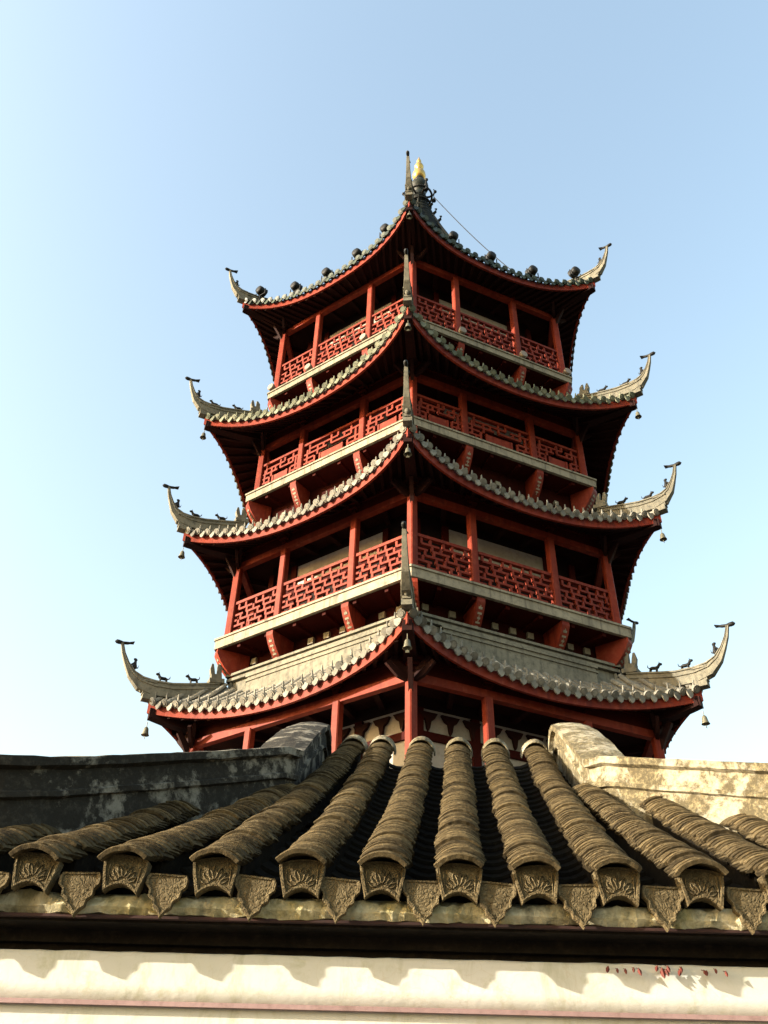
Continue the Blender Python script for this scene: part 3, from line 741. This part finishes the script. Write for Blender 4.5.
# drip tiles and gutters between rows
for a, b in zip(ROWS[:-1], ROWS[1:]):
    xc = (a+b)/2 + rw.uniform(-.006, .006); g = (b-a)/2-.045
    full = GATE[0] < xc < GATE[1]
    dt = WB(); w_ = .076; P_ = []
    prof = [(0, -.116), (.010, -.100), (.024, -.090), (.027, -.074), (.042, -.064), (.043, -.046), (.055, -.034), (.056, -.016), (.050, -.004)]
    P_ = prof + [(-x, z) for x, z in prof[::-1][:-1]]
    tw = rw.uniform(-.12, .12); tl = rw.uniform(-.06, .06)
    def DX(x, y, z, xc=xc, tw=tw, tl=tl): return WX(xc + x - z*tw, .034 + y + z*(.08+tl) + x*x*-2.0, zt_(0)-.062 + z + x*tw)
    dt.prism(P_[::-1], -.007, .007, DX)
    n_ = len(P_); rim = [(x, -.0075, z) for x, z in P_] + [(x*.97, -.012, z*.97-.001) for x, z in P_] + [(x*.86, -.012, z*.84-.006) for x, z in P_] + [(x*.82, -.0072, z*.80-.008) for x, z in P_]
    dt.add(rim, [(q*n_+j, (q+1)*n_+j, (q+1)*n_+(j+1) % n_, q*n_+(j+1) % n_) for q in range(3) for j in range(n_)], False, DX)
    for k in range(7):
        a = rad(180-63+21*k); L_ = .046-.006*abs(k-3)*.7; ox = sin(a); oz = cos(a); pts = []
        for q in range(9):
            b = q/8*2*pi; l = .012+(L_-.012)*(.5-.5*cos(b)); wd = .0052*sin(b)
            pts.append((ox*l+oz*wd, -.0078, -.022+oz*l-ox*wd))
        dt.tube(pts, .0020, 4, X=DX)
    dt.ball((0, -.0075, -.020), (.006, .004, .006), 8, X=DX)
    do = dt.build('drip_tile', 'moss_relief')
    SK = skew(xc)
    gu = WB(); w = .05; wm = reach(xc)-.02
    while w < wm:
        t, n = frame(w); ln = rw.uniform(.07, .10); rings = []
        for dw, off in ((0, .004), (ln+.02, -.010)):
            rings.append([WX(*(V((xc+SK*(w), w, zt_(w)-.140)) + t*dw + V((1, 0, 0))*.078*q + n*(off + .03*q*q))) for q in (-1, -.66, -.33, 0, .33, .66, 1)])
        lip = [tuple(V(p) - V((0, 0, .012))) for p in rings[0]]
        gu.loft([lip]+rings, closed=False, caps=False, smooth=False); w += ln
    gu.build('gutter_tiles', 'gutter')
XL, XR = -3.4, 3.4
# roof bed, eave mortar course, dark recess, plaster band, rose moulding, wall below
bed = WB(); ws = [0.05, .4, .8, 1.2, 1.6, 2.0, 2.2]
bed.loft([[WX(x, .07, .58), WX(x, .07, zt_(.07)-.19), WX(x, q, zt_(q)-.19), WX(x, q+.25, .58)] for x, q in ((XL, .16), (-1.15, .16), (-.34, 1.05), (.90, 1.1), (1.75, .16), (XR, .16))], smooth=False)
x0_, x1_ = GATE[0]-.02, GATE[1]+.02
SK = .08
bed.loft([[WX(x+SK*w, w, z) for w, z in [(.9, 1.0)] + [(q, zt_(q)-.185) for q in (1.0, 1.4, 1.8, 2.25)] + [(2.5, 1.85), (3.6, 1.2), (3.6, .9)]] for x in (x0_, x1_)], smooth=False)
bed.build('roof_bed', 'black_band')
mc = WB(); nx = 420; rg = []; s1 = s2 = 0
nzr = random.Random(11)
for i in range(nx+1):
    x = XL+(XR-XL)*i/nx; s1 = s1*.72 + nzr.uniform(-.006, .006); s2 = s2*.72 + nzr.uniform(-.006, .006); j1, j2 = s1, s2
    rg.append([WX(x, .16, .594), WX(x, .052+j2, .594+j1*.5), WX(x, .040+j2, .612), WX(x, .046+j1, .640+j2), WX(x, .09, .655)])
mc.loft(rg, smooth=False); mc.build('eave_mortar', 'mossy_plaster')
ed = WB(); ed.box(WX(XL, .050, .5865), WX(XR, .18, .5935)); ed.build('brick_edge', 'rose_line')
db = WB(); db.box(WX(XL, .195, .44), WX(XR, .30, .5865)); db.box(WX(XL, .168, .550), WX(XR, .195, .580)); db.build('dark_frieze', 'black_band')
pb = WB(); nx = 160; rg = []
for i in range(nx+1):
    x = XL+(XR-XL)*i/nx; q = [nzr.uniform(-.0025, .0025) for _ in range(4)]
    rg.append([WX(x, .22, .395), WX(x, .13, .405), WX(x, .130+q[0]*.3, .445), WX(x, .130+q[1]*.3, .500), WX(x, .131, .519+q[2]), WX(x, .140, .524+q[3]*.6), WX(x, .22, .525)])
pb.loft(rg, smooth=True); pb.build('plaster_band', 'white_wall')
rm = WB(); rm.box(WX(XL, .114, .394), WX(XR, .22, .405)); rm.build('moulding', 'pink')
lw = WB(); lw.box(WX(XL, .132, -ZC+.0), WX(XR, .34, .394)); lw.build('wall_face', 'white_wall')

def ridge(sgn, m):
    # splayed outward like a hip, then turned straight up the slope beside the deeper middle rows
    xc, wf, zr, rt = (-.425, 1.15, .4285, .026) if sgn < 0 else (1.01, 1.25, .4262, .008)
    nseg = 34; Lx = 2.4; pts = []
    for i in range(nseg):
        dx = Lx*(1-i/nseg)**1.3; w = wf-1.2*dx
        w = w if w > .34 else .2 + .14*math.exp((w-.34)/.14)
        pts.append((xc+sgn*dx, w, (zr-rt*min(1, dx/.8))*(Y0+w)))
    zc_ = zr*(Y0+wf); ze = (2.09 if sgn < 0 else 2.125)
    for k in range(8):
        f = k/7; w = wf+(2.08-wf)*f; pts.append((xc+.05*f, w, zc_+(ze-zc_)*f + .02*sin(pi*f)))
    pts += [(xc+.055, 2.18, ze+.01), (xc+.06, 2.26, ze-.04), (xc+.06, 2.30, ze-.2)]
    sec = [(-.092, -.38), (-.092, -.140), (-.112, -.134), (-.112, -.116), (-.096, -.110), (-.096, -.044), (-.125, -.036), (-.128, -.006), (-.07, .006), (0, .012), (.07, .006), (.128, -.006), (.125, -.036), (.096, -.044), (.096, -.110), (.112, -.116), (.112, -.134), (.092, -.140), (.092, -.38)]
    fine = [pts[0]]
    for a, b in zip(pts[:-1], pts[1:]):
        ms = max(1, int((V(b)-V(a)).length/.045))
        for q in range(1, ms+1):
            pq = V(a).lerp(V(b), q/ms)
            if q < ms and (V(pq[:2])-V(pts[nseg][:2])).length < .17: continue
            fine.append(tuple(V(a).lerp(V(b), q/ms)))
    pts = fine
    rb = WB(); rings = []; rr = random.Random(5 if sgn < 0 else 6)
    for i, p in enumerate(pts):
        a, b = V(pts[max(i-1, 0)][:2]), V(pts[min(i+1, len(pts)-1)][:2]); t = (b-a).normalized()
        pn = V((t.y, -t.x)); c = V(p[:2])
        d1 = (c-a).normalized() if i else t; d2 = (b-c).normalized() if i < len(pts)-1 else t
        k = 1/max(.55, sqrt((1+d1.dot(d2))/2))
        rings.append([WX(c.x+pn.x*x*k*.80 + rr.uniform(-.0022, .0022), c.y+pn.y*x*k*.80 + rr.uniform(-.0022, .0022), p[2]+z + rr.uniform(-.0022, .0022)) for x, z in sec])
    rb.loft(rings, smooth=False); return rb.build('ridge', m)
o = ridge(-1, 'shaded_ridge'); o['label'] = 'ridge with shade painted dark'
o = ridge(1, 'pale_ridge'); o['label'] = 'pale lichen-spotted ridge'

# withered red leaves caught under the frieze
lf = MB(); rl = random.Random(9)
for x in (.622, .644, .665, .688, .70, .752, .762, .772, .778, .812, .815, .872, .88, .905, .93):
    z = .519 - rl.uniform(0, .012); L = rl.uniform(.014, .030); W_ = L*.27; a = rl.uniform(-.5, .5)
    pts = [(0, 0), (W_, -L*.4), (W_*.7, -L*.75), (0, -L), (-W_*.7, -L*.75), (-W_, -L*.4)]
    y = Y0 + .116
    vs = [(x + px*cos(a)-pz*sin(a), y - .004 + abs(px)*.5 + pz*.15, z + ZC + px*sin(a) + pz*cos(a)) for px, pz in pts]
    lf.add(vs + [(p[0], p[1]+.0012, p[2]) for p in vs], [(0, 1, 2, 3), (0, 3, 4, 5), (9, 8, 7, 6), (11, 10, 9, 6)] + [(i, 6+i, 6+(i+1) % 6, (i+1) % 6) for i in range(6)])
    lf.tube([(x, y+.020, z+ZC+.004), (x, y, z+ZC-.002)], .0010, 4)
o = lf.build('creeper', 'leaf_red'); tag(o, 'withered red creeper leaves hanging on the white band at the lower right', 'plant')

# ------------------------------------------------------------------ ground
g = MB(); g.add([(-3000, -3000, 0), (3000, -3000, 0), (3000, 3000, 0), (-3000, 3000, 0)], [(0, 1, 2, 3)]); o = g.build('ground', 'paving'); o['kind'] = 'structure'

# ------------------------------------------------------------------ light, sky, camera
AZ, EL = rad(74), rad(17)
sd = V((-sin(AZ)*cos(EL), -cos(AZ)*cos(EL), sin(EL)))
L = bpy.data.lights.new('sun', 'SUN'); L.energy = 4.7; L.angle = rad(.5); L.color = (1, .91, .77)
lo = bpy.data.objects.new('sun', L); COL.objects.link(lo); lo.rotation_euler = sd.to_track_quat('Z', 'Y').to_euler(); lo.location = (-30, -8, 20)
w = bpy.data.worlds.new('World'); S.world = w; w.use_nodes = True
nt = w.node_tree; bg = nt.nodes['Background']
sk = nt.nodes.new('ShaderNodeTexSky'); sk.sky_type = 'NISHITA'; sk.sun_disc = False
sk.sun_elevation = EL; sk.sun_rotation = pi + AZ; sk.air_density = 1.7; sk.dust_density = 4.2; sk.ozone_density = .8; sk.altitude = 20
nt.links.new(sk.outputs[0], bg.inputs[0]); bg.inputs[1].default_value = .15
cam = bpy.data.cameras.new('camera'); co = bpy.data.objects.new('camera', cam); COL.objects.link(co)
co.location = (0, 0, ZC)
co.rotation_euler = (Matrix.Rotation(rad(90+38.7), 4, 'X') @ Matrix.Rotation(rad(1.4), 4, 'Z')).to_euler()
cam.sensor_fit = 'VERTICAL'; cam.sensor_height = 32; cam.lens = 870/1024*32
cam.clip_start = .05; cam.clip_end = 10000
S.camera = co
S.view_settings.view_transform = 'Standard'; S.view_settings.look = 'None'; S.view_settings.exposure = 1.76; S.view_settings.gamma = 1
S.view_settings.use_curve_mapping = False
